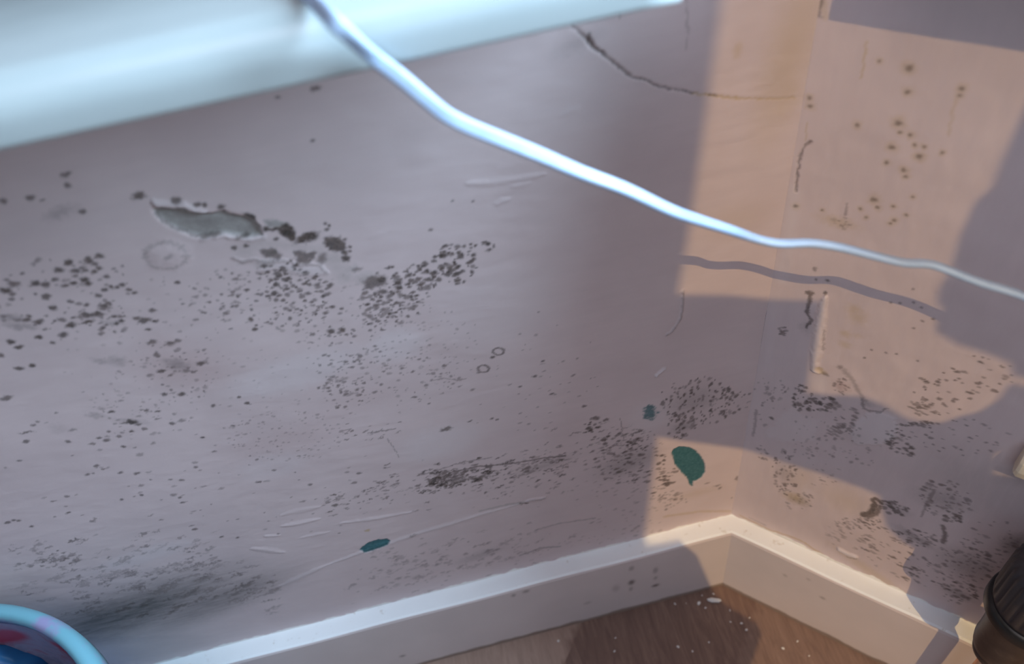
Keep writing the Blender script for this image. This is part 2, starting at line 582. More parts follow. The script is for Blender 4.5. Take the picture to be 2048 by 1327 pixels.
A.line(c6((780, 560), (850, 590), (930, 570), (1000, 585), (1090, 575), (1180, 580), (1260, 615), (1330, 600), (1400, 610), (1450, 660)), 0.0011, k='mould', val=0.3, height=0.0005)
A.poly(c6((950, 590), (1100, 575), (1250, 615), (1430, 620), (1450, 670), (1300, 690), (1100, 640), (960, 660)), 'pale', 0.4, 0.003, height=0.0005, fall=0.002)
A.poly(c6((780, 470), (1000, 420), (1200, 450), (1420, 470), (1460, 560), (1600, 600), (1640, 700), (1560, 740), (1480, 640), (1380, 520), (1250, 510), (1120, 490), (960, 500), (900, 560), (800, 545)),
       'bare', 0.25, 0.004)
for x, y, a, b in ((100, 115, 11, 6), (368, 146, 8, 7), (520, 178, 6, 5), (572, 182, 4, 4), (690, 190, 6, 5), (710, 225, 3, 3), (1088, 422, 5, 4),
                   (1440, 312, 3, 3), (1467, 328, 3, 3), (1450, 355, 4, 3), (1580, 425, 3, 3), (1617, 478, 3, 3), (1617, 510, 3, 3), (785, 490, 5, 5), (872, 475, 5, 4)):
    A.spot(*c6((x, y))[0], a, b, 0.1, val=0.85)
# ring left by a knock
for q in np.linspace(0, 2 * math.pi, 26):
    A.spot(332 + 42 * math.cos(q), 511 + 26 * math.sin(q), 5 + 3 * rng.random(), 3, rng.random() * 3, 'dark_smear', 0.22 + 0.25 * rng.random(), 0.8)
A.spot(338, 512, 8, 4, 0.4, 'dark_smear', 0.5, 0.8)
A.poly([(300, 500), (330, 487), (370, 495), (375, 515), (350, 533), (310, 530)], None, height=0.0012, fall=0.006)


def c4(x, y): return x * 0.3418, 430 + y * 0.3418      # notes taken from an enlargement of the mouldy left side


for x, y, a, b in ((78, 403, 9, 7), (35, 440, 8, 6), (70, 462, 5, 4), (205, 400, 7, 6), (265, 408, 7, 7), (378, 413, 6, 4), (428, 400, 5, 4),
                   (350, 320, 8, 5), (400, 278, 7, 5), (440, 325, 7, 5), (498, 323, 6, 5), (553, 333, 5, 4), (580, 312, 5, 4), (622, 362, 6, 4),
                   (525, 262, 6, 7), (583, 238, 7, 5), (490, 378, 8, 5), (515, 400, 6, 5), (610, 437, 5, 4), (573, 472, 6, 4), (648, 415, 4, 3),
                   (686, 423, 4, 4), (715, 410, 5, 4), (752, 438, 5, 4), (788, 455, 5, 4), (265, 478, 8, 6), (310, 545, 6, 7), (507, 525, 5, 4),
                   (610, 537, 7, 5), (510, 585, 13, 7), (572, 577, 7, 5), (228, 625, 8, 5), (415, 645, 9, 7), (505, 628, 11, 4), (372, 700, 8, 6),
                   (220, 713, 7, 5), (113, 770, 8, 4), (112, 895, 7, 5), (62, 740, 7, 5), (10, 820, 5, 5), (35, 1072, 12, 6), (190, 880, 6, 4),
                   (305, 745, 5, 3), (155, 612, 6, 5), (168, 588, 4, 4), (710, 620, 5, 4), (665, 595, 5, 4), (890, 555, 6, 4), (845, 620, 12, 5),
                   (905, 622, 6, 3), (800, 605, 6, 4), (865, 668, 5, 3), (1040, 395, 5, 3), (1190, 570, 5, 3), (888, 745, 9, 6), (998, 750, 9, 6),
                   (1175, 865, 9, 6), (945, 912, 8, 4), (1060, 1047, 7, 5), (962, 1048, 6, 5), (652, 1152, 6, 4), (925, 1150, 6, 3), (1247, 1115, 5, 5),
                   (1012, 1218, 6, 5), (772, 1212, 10, 7), (730, 1220, 9, 3), (810, 1225, 6, 3), (770, 1265, 5, 4), (580, 1303, 6, 3), (1445, 1098, 5, 4),
                   (1400, 1062, 4, 3), (1365, 1232, 5, 3), (1185, 1303, 5, 3), (150, 1272, 14, 3), (1938, 680, 7, 7), (2005, 672, 6, 6), (1465, 610, 4, 6),
                   (1492, 667, 5, 4), (1472, 553, 3, 3), (1580, 487, 3, 3), (1445, 437, 4, 3), (1390, 475, 3, 3), (1505, 460, 3, 2), (1925, 412, 5, 5)):
    A.spot(*c4(x, y), a, b, -0.3 * rng.random(), val=0.75 + 0.2 * rng.random())
for x, y, a, b, v in ((60, 600, 26, 9, 0.55), (120, 650, 22, 7, 0.5), (650, 630, 16, 5, 0.4), (590, 855, 14, 6, 0.4), (685, 855, 14, 12, 0.45), (1040, 880, 22, 14, 0.5),
                      (1020, 855, 18, 8, 0.45), (770, 1210, 26, 8, 0.4), (560, 1175, 16, 7, 0.4), (340, 1250, 14, 14, 0.15)):
    A.spot(*c4(x, y), a, b, -0.5, 'dark_smear', v, 0.9)
A.spot(365, 735, 75, 55, -0.4, 'pink', 0.55, 0.95)
A.spot(330, 690, 40, 25, -0.3, 'pink', 0.35, 0.95)
A.spot(720, 800, 110, 40, 0.2, 'pink', 0.25, 0.95)
A.spot(570, 880, 110, 45, 0.1, 'pink', 0.28, 0.95)
A.cluster(110, 590, 150, 75, 70, 1.5, 5, (0.35, 0.8), -0.1)
A.cluster(205, 640, 60, 35, 40, 1.5, 4.5, (0.4, 0.85))
A.cluster(180, 545, 70, 45, 26, 2, 5, (0.35, 0.8))
A.cluster(360, 740, 80, 60, 55, 1.5, 5, (0.35, 0.75), 0.3)
A.cluster(290, 800, 110, 80, 80, 1.5, 4, (0.2, 0.5), sa=-0.1)
A.cluster(480, 600, 120, 60, 70, 1.4, 3.6, (0.3, 0.75))
A.cluster(440, 610, 60, 30, 26, 1.5, 4, (0.35, 0.75))
A.cluster(600, 590, 70, 60, 90, 1.8, 5, (0.55, 0.95), 0.3)
A.cluster(575, 545, 60, 28, 40, 2, 5, (0.6, 0.95), 0.2)
A.cluster(620, 640, 90, 35, 50, 1.5, 4, (0.35, 0.8))
A.cluster(790, 590, 75, 60, 130, 1.8, 5.5, (0.5, 0.95), -0.5)
A.cluster(760, 620, 50, 45, 70, 1.8, 4.5, (0.45, 0.9))
A.cluster(830, 560, 60, 32, 45, 2, 6, (0.6, 0.95), -0.4)
A.cluster(908, 528, 45, 42, 70, 1.8, 5.5, (0.6, 1.0))
A.cluster(965, 492, 28, 12, 12, 2, 4.5, (0.6, 0.95))
A.spot(886, 509, 7, 6, val=1.0)
A.cluster(900, 535, 18, 12, 14, 3, 6, (0.7, 1.0))
A.cluster(690, 710, 90, 60, 70, 1.6, 4, (0.3, 0.7), 0.2)
A.cluster(780, 750, 130, 55, 110, 1.5, 4, (0.3, 0.7), 0.1)
A.cluster(690, 785, 60, 32, 60, 1.8, 4.5, (0.35, 0.75), sa=0.1)
A.cluster(860, 700, 110, 90, 80, 1.3, 3, (0.2, 0.5))
A.cluster(570, 870, 120, 50, 150, 1.2, 3.2, (0.2, 0.5))
A.cluster(520, 700, 420, 170, 320, 1.2, 3.0, (0.15, 0.45))
A.cluster(230, 930, 260, 120, 60, 1.8, 4.5, (0.35, 0.75), stretch=(1.2, 2.0))
A.cluster(600, 980, 260, 90, 60, 1.6, 4, (0.3, 0.7), stretch=(1.2, 2.2))
A.cluster(1050, 790, 160, 80, 40, 1.5, 4, (0.25, 0.6), stretch=(1.2, 2.4), sa=0.15)
A.cluster(1120, 700, 90, 90, 16, 1.5, 3.5, (0.3, 0.6))
for x, y, a, b in ((830, 794, 5, 4), (858, 807, 3, 3), (893, 858, 12, 8), (940, 842, 6, 3), (1103, 787, 6, 4), (1070, 752, 5, 4), (1086, 722, 4, 3), (1168, 812, 6, 4),
                   (984, 837, 5, 3), (995, 839, 4, 3), (1040, 773, 4, 3), (861, 459, 4, 3), (625, 281, 4, 3), (555, 194, 4, 3), (632, 178, 8, 4), (131, 348, 9, 4),
                   (135, 370, 5, 5), (62, 395, 7, 4), (86, 399, 5, 2), (165, 423, 6, 5), (5, 402, 6, 5), (905, 400, 3, 2), (946, 402, 3, 2), (620, 968, 6, 4),
                   (670, 1010, 7, 5), (175, 948, 6, 4), (241, 944, 6, 4), (275, 945, 7, 4), (193, 931, 6, 4), (15, 1045, 7, 5), (27, 1040, 5, 4), (38, 1041, 5, 4), (63, 1053, 5, 4), (283, 989, 4, 4), (243, 998, 4, 4), (360, 994, 5, 4), (366, 1004, 6, 4), (390, 1058, 6, 4), (443, 1073, 6, 4), (475, 1075, 5, 4), (247, 893, 5, 4), (213, 881, 6, 5), (137, 883, 5, 4)):
    A.spot(x, y, a, b, 0.1, val=0.75)
A.spot(120, 424, 24, 9, 0.2, 'dark_smear', 0.4, 0.9)
# two ring-shaped marks right of the spots
for cx, cy, ra, rb in ((997, 702, 11, 7), (967, 737, 11, 7)):
    for q in np.linspace(0, 2 * math.pi, 18):
        A.spot(cx + ra * math.cos(q), cy + rb * math.sin(q), 3, 2.4, val=0.7)
A.spot(986, 714, 5, 4, val=0.8)
A.spot(958, 744, 5, 4, val=0.6)
A.line([(860, 762), (890, 756), (915, 760), (932, 757)], 0.0006, k='mould', val=0.45)
# dark line of mould that climbs to the corner
A.band(830, 968, 1130, 925, 14, 130, 1.6, 5, (0.45, 0.9), 0.12)
A.band(860, 962, 980, 945, 9, 60, 3, 8, (0.6, 1.0), 0.1, (1.2, 2.4))
A.band(1000, 945, 1290, 880, 22, 140, 1.5, 4, (0.3, 0.7), 0.15)
A.band(650, 1010, 800, 965, 14, 60, 1.6, 4, (0.35, 0.8), 0.15)
A.line([(905, 943), (960, 932), (1020, 927), (1090, 915), (1130, 912)], 0.0011, k='mould', val=0.75)
A.line([(840, 950), (880, 938), (920, 925), (985, 914)], 0.0007, k='mould', val=0.5)
A.spot(915, 958, 22, 9, 0.2, val=0.75, soft=0.8)
A.spot(880, 968, 16, 8, 0.2, val=0.6, soft=0.8)
A.spot(965, 952, 12, 8, 0.2, val=0.75, soft=0.7)
A.band(760, 990, 1250, 960, 20, 70, 1.5, 3.5, (0.25, 0.6), 0.1)
A.band(740, 1130, 1080, 1090, 22, 110, 2, 6, (0.2, 0.5), 0.15)
A.band(700, 1180, 900, 1130, 22, 60, 2, 6, (0.2, 0.45), 0.15)
A.band(1030, 1110, 1330, 1050, 18, 60, 1.5, 4, (0.2, 0.55), 0.2)
A.line([(1040, 1110), (1080, 1095), (1120, 1092)], 0.0012, k='dark_smear', val=0.6)
A.line([(1070, 1060), (1120, 1045), (1190, 1035)], 0.0010, k='dark_smear', val=0.5)
A.spot(960, 1110, 60, 18, 0.15, 'dark_smear', 0.35, 1.0)
A.spot(1090, 930, 70, 18, 0.1, 'dark_smear', 0.3, 1.0)
# corner foot
A.cluster(1262, 915, 75, 55, 170, 1.8, 5.5, (0.35, 0.85), -0.3, stretch=(1.0, 2.0))
A.spot(1255, 925, 70, 45, 0.2, 'dark_smear', 0.45, 1.0)
A.cluster(1275, 890, 22, 16, 22, 3, 7, (0.6, 0.95))
A.cluster(1195, 858, 30, 26, 20, 2.5, 7, (0.6, 0.95))
A.cluster(1335, 962, 45, 45, 60, 2, 5, (0.45, 0.85), stretch=(1.2, 2.5))
A.cluster(1330, 960, 20, 10, 16, 3, 6, (0.7, 0.95), stretch=(1.2, 2.0))
A.cluster(1345, 1000, 30, 22, 26, 2, 5, (0.3, 0.7))
A.cluster(1395, 800, 75, 50, 130, 1.8, 5, (0.4, 0.9), sa=1.5, stretch=(1.0, 2.6))
A.cluster(1360, 850, 30, 28, 60, 1.8, 5, (0.4, 0.85), sa=1.5, stretch=(1.0, 2.0))
A.spot(1385, 800, 55, 45, 0.0, 'dark_smear', 0.35, 1.0)
A.spot(1365, 852, 26, 22, 0.0, 'dark_smear', 0.45, 1.0)
A.cluster(1460, 800, 40, 30, 36, 2, 5.5, (0.35, 0.8), sa=1.5)
A.cluster(1250, 1010, 100, 50, 60, 1.6, 4, (0.2, 0.5), stretch=(1.3, 3.0))
for x, y, a, b in ((1474, 955, 6, 12), (1434, 970, 10, 4), (1440, 975, 5, 6), (1415, 965, 8, 4), (1505, 842, 4, 4), (1498, 787, 4, 4), (1463, 995, 3, 4)):
    A.spot(x, y, a, b, val=0.6)
# streaky darker tone low on the left and behind the bucket
A.spot(260, 1222, 290, 100, 0.15, 'dark_smear', 1.0, 1.0)
A.spot(430, 1200, 200, 70, 0.25, 'dark_smear', 0.75, 1.0)
A.spot(520, 1165, 90, 40, 0.25, 'dark_smear', 0.4, 1.0)
A.band(20, 1130, 430, 1120, 36, 130, 2, 6, (0.2, 0.55), 0.2, (2, 5))
A.band(150, 1190, 560, 1170, 26, 130, 2, 7, (0.25, 0.6), 0.2, (2, 5))
A.band(60, 1110, 170, 1108, 16, 26, 2, 6, (0.4, 0.75), 0.2, (1.5, 3))
A.cluster(400, 1120, 40, 24, 10, 2, 5, (0.4, 0.7))
# smooth filled patches
for x, y, a, b, v in ((590, 745, 130, 45, 0.5), (790, 690, 55, 42, 0.5), (880, 885, 95, 60, 0.45), (1300, 832, 55, 60, 0.35), (1000, 620, 110, 110, 0.25), (545, 930, 70, 45, 0.3), (290, 1110, 110, 28, 0.4)):
    A.spot(x, y, a, b, 0.1, 'pale', v, 0.5)
# cracks from the sill to the corner
ck = [(1134, 34), (1148, 54), (1163, 68), (1176, 82), (1188, 96), (1203, 105), (1222, 122), (1245, 140), (1262, 154), (1290, 160), (1320, 174), (1345, 178), (1385, 186)]
A.line(ck[:4], 0.0005, 0.0008, val=0.55, height=-0.0006)
A.line(ck[3:6], 0.0013, 0.0010, val=0.75, height=-0.0010)
A.line(ck[5:], 0.0008, 0.0005, val=0.65, height=-0.0007)
A.line([(1385, 186), (1430, 192), (1475, 196), (1530, 198), (1590, 195)], 0.0007, 0.0006, 'yellow', 1.0, height=-0.0003)
A.line([(1420, 189), (1432, 192)], 0.0008, k='mould', val=0.5)
A.line([(1179, 68), (1176, 84)], 0.0011, k='mould', val=0.7)
A.line([(1239, 20), (1239, 34)], 0.0006, k='mould', val=0.6)
A.spot(1150, 90, 34, 12, 0.2, 'dark_smear', 0.22, 1.0)
A.line([(1372, 0), (1376, 60), (1370, 100)], 0.0006, k='mould', val=0.3)
A.line([(1366, 580), (1364, 620), (1358, 640), (1345, 660), (1333, 668)], 0.0006, k='mould', val=0.35, height=0.0015)
A.line([(1330, 735), (1316, 745), (1312, 752)], 0.0009, k='pale', val=0.6, height=0.002)
A.line([(1240, 835), (1247, 880)], 0.0005, k='mould', val=0.5)
# wrinkled paint and raised seams
for pts, hh, ww in (([(930, 366), (985, 364), (1040, 356), (1092, 348)], 0.0022, 0.0022), ([(990, 408), (1005, 402), (1022, 396)], 0.002, 0.0016),
                    ([(1022, 374), (1045, 368), (1062, 364)], 0.0015, 0.0016), ([(1080, 330), (1110, 326), (1140, 322)], 0.0012, 0.002), ([(1120, 230), (1160, 214)], 0.0012, 0.002),
                    ([(560, 1052), (600, 1046), (640, 1036)], 0.003, 0.0022), ([(528, 1072), (560, 1070)], 0.003, 0.0022),
                    ([(500, 1096), (540, 1100), (570, 1104)], 0.003, 0.003), ([(600, 1075), (660, 1062)], 0.002, 0.002), ([(560, 1030), (640, 1012)], 0.002, 0.003)):
    A.line(pts, ww, k='pale', val=0.14, height=hh * 0.2, soft=0.95, taper=True)
A.line([(650, 1130), (720, 1105), (850, 1062), (950, 1032), (1055, 1003)], 0.0030, 0.0022, 'pale', 0.5, height=0.0006, soft=0.95, taper=True)
A.line([(560, 1170), (650, 1130)], 0.003, 0.0028, 'pale', 0.3, height=0.0006, soft=0.95, taper=True)
A.line([(680, 1045), (760, 1035), (830, 1022)], 0.0025, 0.002, 'pale', 0.3, height=0.0005, soft=0.95, taper=True)
A.line([(960, 1022), (1010, 1010), (1048, 1004)], 0.0012, 0.0016, 'bare', 0.5, soft=0.8)
A.line([(1040, 1006), (1055, 1006)], 0.0010, k='mould', val=0.8)
A.line([(1055, 1000), (1090, 994)], 0.0010, k='mould', val=0.4, height=0.002)
A.spot(735, 1060, 8, 6, 0.3, 'yellow', 0.9)
A.band(690, 870, 800, 860, 10, 22, 1.2, 2.5, (0.4, 0.7), 0.15, (2, 5))
A.line([(776, 877), (785, 893), (798, 915)], 0.0005, k='mould', val=0.4)
A.line([(735, 866), (760, 862), (790, 857)], 0.0007, k='mould', val=0.6)
A.line([(680, 862), (702, 857)], 0.0007, k='mould', val=0.5)
# old blue-green paint showing through
A.poly([(720, 1100), (724, 1094), (736, 1086), (752, 1080), (772, 1077), (780, 1081), (776, 1089), (760, 1096), (745, 1101), (728, 1105)], 'teal', 1.0, 0.0008, 0.003, height=-0.001)
A.poly([(1286, 818), (1298, 810), (1308, 812), (1316, 826), (1306, 836), (1300, 841), (1290, 834)], 'teal', 0.85, 0.002, 0.010)
A.poly([(1343, 905), (1346, 898), (1360, 892), (1376, 894), (1390, 899), (1400, 910), (1410, 926), (1410, 944), (1402, 955), (1392, 961), (1386, 962), (1385, 972), (1380, 970), (1374, 955), (1362, 943), (1350, 928)],
       'teal', 1.0, 0.0008, 0.002, height=-0.001)
# damp yellow stains near the corner
A.spot(1580, 110, 40, 150, -0.15, 'yellow', 0.5, 1.0)
A.spot(1572, 190, 26, 60, -0.15, 'yellow', 0.5, 1.0)
A.spot(1475, 440, 60, 40, 0, 'yellow', 0.25, 1.0)
A.spot(1475, 100, 8, 12, 0, 'yellow', 0.5, 0.9)
A.spot(1395, 985, 60, 20, 0, 'yellow', 0.25, 1.0)
A.line([(1330, 1032), (1400, 1022), (1460, 1022)], 0.002, k='yellow', val=0.6, soft=0.9)
# white paint carried up over the wall edge
edge = HS + 0.0030 + (vnoise(A.U, A.V * 0 + 1, 90, 55, 4) - 0.5) * 0.010
A.A['white'] = np.maximum(A.A['white'], 1 - sstep(edge - 0.0008, edge + 0.0008, A.V))
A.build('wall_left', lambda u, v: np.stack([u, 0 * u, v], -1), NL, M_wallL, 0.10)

# ---- right wall -----------------------------------------------------------------
WR = Wall(0.0, 0.46, 0.0, 0.790, 0.001, onR)
A = WR
A.H += ((vnoise(A.U, A.V, 16, 13) - 0.5) * 0.0024 + (vnoise(A.U * 2.2, A.V, 60, 19) - 0.5) * 0.0008) * sstep(0, 0.01, A.U)
for x, y, r in ((1817, 137, 6), (1815, 185, 4.5), (1797, 246, 6), (1800, 265, 3), (1820, 270, 4), (1784, 295, 5), (1838, 314, 5), (1830, 290, 3), (1848, 293, 3), (1808, 340, 4.5),
                (1811, 353, 3.5), (1714, 250, 4), (1748, 400, 6), (1755, 416, 4), (1786, 413, 3), (1813, 430, 3), (1644, 421, 3), (1591, 412, 4), (1619, 196, 4), (1620, 212, 4.5),
                (1758, 123, 3), (1774, 325, 4), (1720, 419, 3), (1732, 436, 3), (1825, 394, 3), (1924, 177, 4), (1920, 190, 3), (1788, 441, 4), (1884, 305, 3), (1780, 447, 3)):
    A.spot(x, y, r, r * 0.9, val=0.62, soft=0.7)
    A.spot(x, y, r * 2, r * 2, k='yellow', val=0.5, soft=0.9)
A.line([(1733, 85), (1728, 120), (1722, 155)], 0.0006, k='yellow', val=0.8)
A.line([(1920, 180), (1905, 225), (1898, 270)], 0.0009, k='yellow', val=0.4)
A.line([(1642, 0), (1640, 14), (1636, 32)], 0.0010, 0.0008, 'mould', 0.6)
A.line([(1628, 36), (1636, 31), (1642, 34)], 0.0008, k='mould', val=0.45)
A.line([(1645, 0), (1650, 34)], 0.002, k='yellow', val=0.4)
A.line([(1621, 283), (1612, 290), (1606, 298), (1598, 322), (1594, 352), (1591, 385)], 0.0009, 0.0006, 'mould', 0.6, height=-0.001)
A.line([(1614, 245), (1613, 280)], 0.0006, k='yellow', val=0.6)
A.line([(1589, 380), (1583, 440), (1566, 560)], 0.004, 0.004, 'pale', 0.35, soft=0.9)
A.line([(1690, 430), (1692, 410)], 0.0008, k='mould', val=0.4)
A.cluster(1685, 448, 26, 12, 14, 2, 5, (0.2, 0.5))
A.spot(1675, 445, 34, 12, 0, 'yellow', 0.55, 1.0)
# bead of old filler down the wall beside the corner
A.line([(1651, 590), (1645, 610), (1640, 640), (1633, 690), (1628, 740), (1640, 745)], 0.0030, 0.0038, 'pale', 0.6, height=0.0022, soft=0.9, taper=True)
A.line([(1648, 660), (1646, 700)], 0.0008, k='mould', val=0.35)
A.line([(1612, 585), (1620, 590), (1618, 605), (1612, 625), (1622, 640), (1612, 655)], 0.0016, 0.0012, 'mould', 0.75)
A.spot(1620, 586, 8, 5, val=0.75)
A.spot(1650, 586, 4, 5, val=0.8)
A.spot(1630, 538, 4, 6, val=0.55)
A.spot(1632, 559, 3, 3, val=0.6)
A.spot(1655, 561, 4, 4, val=0.7)
A.cluster(1565, 662, 8, 9, 12, 2, 4, (0.5, 0.8))
A.spot(1612, 655, 14, 16, 0, 'dark_smear', 0.25, 1.0)
for x, y, a, b, v in ((1707, 620, 16, 12, 0.35), (1715, 635, 18, 18, 0.3), (1690, 668, 10, 10, 0.35), (1715, 672, 10, 8, 0.2), (1690, 690, 12, 10, 0.3)):
    A.spot(x, y, a, b, 0, 'yellow', v * 1.6, 1.0)
A.spot(1640, 740, 16, 9, -0.4, 'yellow', 0.8)
A.spot(1651, 748, 8, 6, -0.6, val=0.55, soft=0.8)
A.spot(1680, 734, 6, 7, 0, val=0.5, soft=0.8)
A.spot(1683, 772, 16, 16, 0, 'pink', 0.75, 1.0)
A.cluster(1683, 772, 16, 16, 26, 2, 4, (0.3, 0.6))
A.line([(1688, 740), (1705, 760), (1720, 785), (1732, 800)], 0.0022, 0.0014, 'mould', 0.35, soft=0.9)
A.spot(1642, 765, 18, 26, 0, 'pale', 0.4, 1.0)
for x, y in ((1826, 578), (1827, 605), (1781, 605), (1826, 656), (1842, 616), (1800, 606), (1844, 642), (1866, 638), (1744, 699), (1772, 705), (1793, 707), (1729, 715), (1836, 721)):
    A.spot(x, y, 3.2, 3.0, val=0.6)
A.cluster(1885, 790, 70, 45, 40, 2, 4.5, (0.4, 0.8))
A.cluster(1960, 750, 70, 40, 26, 2, 4.5, (0.4, 0.8), stretch=(1.2, 2.2))
A.cluster(1850, 815, 30, 14, 18, 2, 5, (0.4, 0.75), stretch=(1.2, 2.6))
A.cluster(1605, 795, 22, 25, 46, 2, 6, (0.4, 0.9), sa=1.3)
A.cluster(1645, 808, 36, 16, 36, 2.5, 7, (0.45, 0.9))
A.spot(1640, 806, 6, 8, val=0.9)
A.spot(1662, 808, 9, 5, val=0.85)
A.spot(1617, 818, 6, 8, val=0.8)
A.spot(1543, 836, 6, 5, val=0.8)
A.cluster(1545, 800, 40, 55, 36, 1.6, 4, (0.25, 0.6), sa=1.4, stretch=(1, 2.6))
A.line([(1512, 820), (1510, 850), (1506, 870)], 0.0014, k='mould', val=0.4)
A.line([(1725, 795), (1728, 815), (1738, 820), (1760, 822), (1775, 815)], 0.0014, 0.0008, 'mould', 0.5)
A.spot(1735, 806, 12, 10, 0, 'dark_smear', 0.35, 1.0)
A.cluster(1700, 840, 30, 25, 24, 2, 6, (0.3, 0.7))
A.cluster(1672, 862, 16, 10, 14, 3, 6, (0.4, 0.75), stretch=(1.2, 2.4))
A.cluster(1800, 862, 26, 20, 24, 2, 5, (0.4, 0.8))
A.cluster(1850, 848, 28, 7, 18, 2, 4.5, (0.5, 0.85), stretch=(1.2, 2.2))
A.cluster(1800, 893, 28, 16, 26, 2.5, 6, (0.5, 0.85), 0.5)
A.cluster(1920, 870, 100, 40, 36, 1.6, 3.8, (0.3, 0.7), stretch=(1.2, 2.0))
A.cluster(1640, 870, 70, 50, 40, 1.6, 4.5, (0.2, 0.55), sa=1.4, stretch=(1, 2.4))
A.cluster(1690, 900, 90, 35, 40, 1.6, 5, (0.2, 0.5), sa=1.0)
A.cluster(1570, 945, 26, 45, 60, 2, 5, (0.35, 0.8), sa=1.2, stretch=(1, 2.2))
A.spot(1568, 945, 18, 36, 0.1, 'dark_smear', 0.3, 1.0)
A.cluster(1525, 905, 16, 16, 16, 2, 5, (0.4, 0.8))
A.cluster(1600, 1000, 28, 22, 26, 2, 5, (0.3, 0.6))
A.spot(1592, 995, 30, 22, 0.2, 'yellow', 0.8, 1.0)
A.spot(1598, 1000, 24, 16, 0.2, 'dark_smear', 0.3, 1.0)
A.cluster(1640, 945, 40, 30, 20, 1.6, 4, (0.25, 0.55))
A.spot(1600, 955, 34, 50, 0, 'yellow', 0.25, 1.0)
A.spot(1690, 1000, 60, 50, 0, 'yellow', 0.3, 1.0)
# zigzag smear of mould
A.line([(1728, 1030), (1742, 1025), (1750, 1008), (1745, 1000), (1752, 997), (1762, 1006)], 0.0034, 0.002, 'mould', 0.85, soft=0.5)
A.line([(1726, 1030), (1738, 1033), (1752, 1028), (1760, 1012)], 0.0028, 0.002, 'mould', 0.75, soft=0.6)
A.cluster(1738, 1045, 24, 18, 26, 2, 5, (0.4, 0.8))
A.cluster(1790, 1015, 32, 16, 36, 2.5, 6.5, (0.45, 0.85), 0.4)
A.spot(1790, 1015, 30, 16, 0, 'dark_smear', 0.35, 1.0)
A.line([(1868, 980), (1852, 1010), (1842, 1032)], 0.0016, 0.001, 'mould', 0.45)
A.cluster(1890, 1000, 55, 40, 80, 2, 6, (0.3, 0.7), 0.4)
A.spot(1890, 1000, 60, 40, 0.3, 'dark_smear', 0.4, 1.0)
A.cluster(1905, 1036, 22, 8, 14, 3, 6, (0.5, 0.85))
A.cluster(1838, 1075, 45, 16, 50, 2, 6, (0.4, 0.8), 0.2)
A.spot(1830, 1075, 44, 14, -0.3, 'dark_smear', 0.5, 1.0)
A.line([(1885, 1050), (1890, 1070), (1886, 1085)], 0.0018, 0.0022, 'mould', 0.7)
A.cluster(1760, 1075, 80, 30, 46, 1.8, 5, (0.35, 0.75), 0.4, stretch=(1.2, 2.8), sa=-0.2)
A.cluster(1690, 1070, 40, 30, 30, 1.8, 5, (0.25, 0.6), 0.3, stretch=(1.2, 2.8), sa=-0.3)
A.cluster(1680, 1045, 20, 14, 16, 1.8, 4, (0.3, 0.65))
A.cluster(1810, 1130, 90, 30, 46, 1.8, 5, (0.35, 0.8), 0.4, stretch=(1.2, 2.8), sa=-0.2)
A.cluster(1833, 1143, 16, 10, 14, 3, 6, (0.5, 0.85))
A.cluster(1930, 1130, 60, 55, 90, 2, 6, (0.3, 0.7))
A.spot(1935, 1130, 60, 55, 0, 'dark_smear', 0.45, 1.0)
A.cluster(1985, 1090, 60, 60, 50, 2, 5, (0.3, 0.6))
A.cluster(1920, 1185, 34, 22, 46, 2, 6, (0.4, 0.85))
A.spot(1915, 1187, 34, 18, 0, 'dark_smear', 0.5, 1.0)
A.spot(2035, 1090, 26, 40, 0, 'dark_smear', 0.65, 1.0)
A.spot(1960, 970, 130, 100, 0, 'dark_smear', 0.22, 1.0)
A.spot(1700, 870, 26, 26, 0, 'dark_smear', 0.12, 1.0)
# flaking pale patches
A.poly([(1700, 868), (1712, 842), (1735, 828), (1762, 822), (1790, 832), (1797, 855), (1785, 880), (1750, 890), (1715, 888)], 'pale', 0.55, 0.002, 0.008, height=0.0008)
A.poly([(1530, 870), (1560, 832), (1590, 812), (1602, 830), (1640, 840), (1630, 880), (1580, 885)], 'pale', 0.3, 0.002, 0.008)
A.spot(1610, 985, 10, 40, 0, 'pale', 0.3, 0.9)
A.line([(1680, 1098), (1695, 1106), (1712, 1112)], 0.003, 0.002, 'pale', 0.9, height=0.002)
A.line([(1694, 1114), (1712, 1117)], 0.001, k='mould', val=0.4)
A.line([(1480, 1030), (1540, 1060), (1600, 1080), (1650, 1112)], 0.0012, k='yellow', val=0.9, soft=0.9)
A.line([(1500, 1035), (1530, 1050)], 0.001, k='mould', val=0.3)
A.spot(1750, 1150, 120, 20, -0.4, 'yellow', 0.5, 1.0)
A.line([(1545, 600), (1535, 740)], 0.003, 0.003, 'pale', 0.12, soft=0.9)
edge = HS + 0.0030 + (vnoise(A.U, A.V * 0 + 1, 90, 56, 4) - 0.5) * 0.010
A.A['white'] = np.maximum(A.A['white'], 1 - sstep(edge - 0.0008, edge + 0.0008, A.V))
A.build('wall_right', lambda u, v: np.stack([u * DR[0], u * DR[1], v], -1), NR, M_wallR, 0.10)


# ------------------------------------------------------------------ skirting boards
K = math.tan(math.radians(22.5))


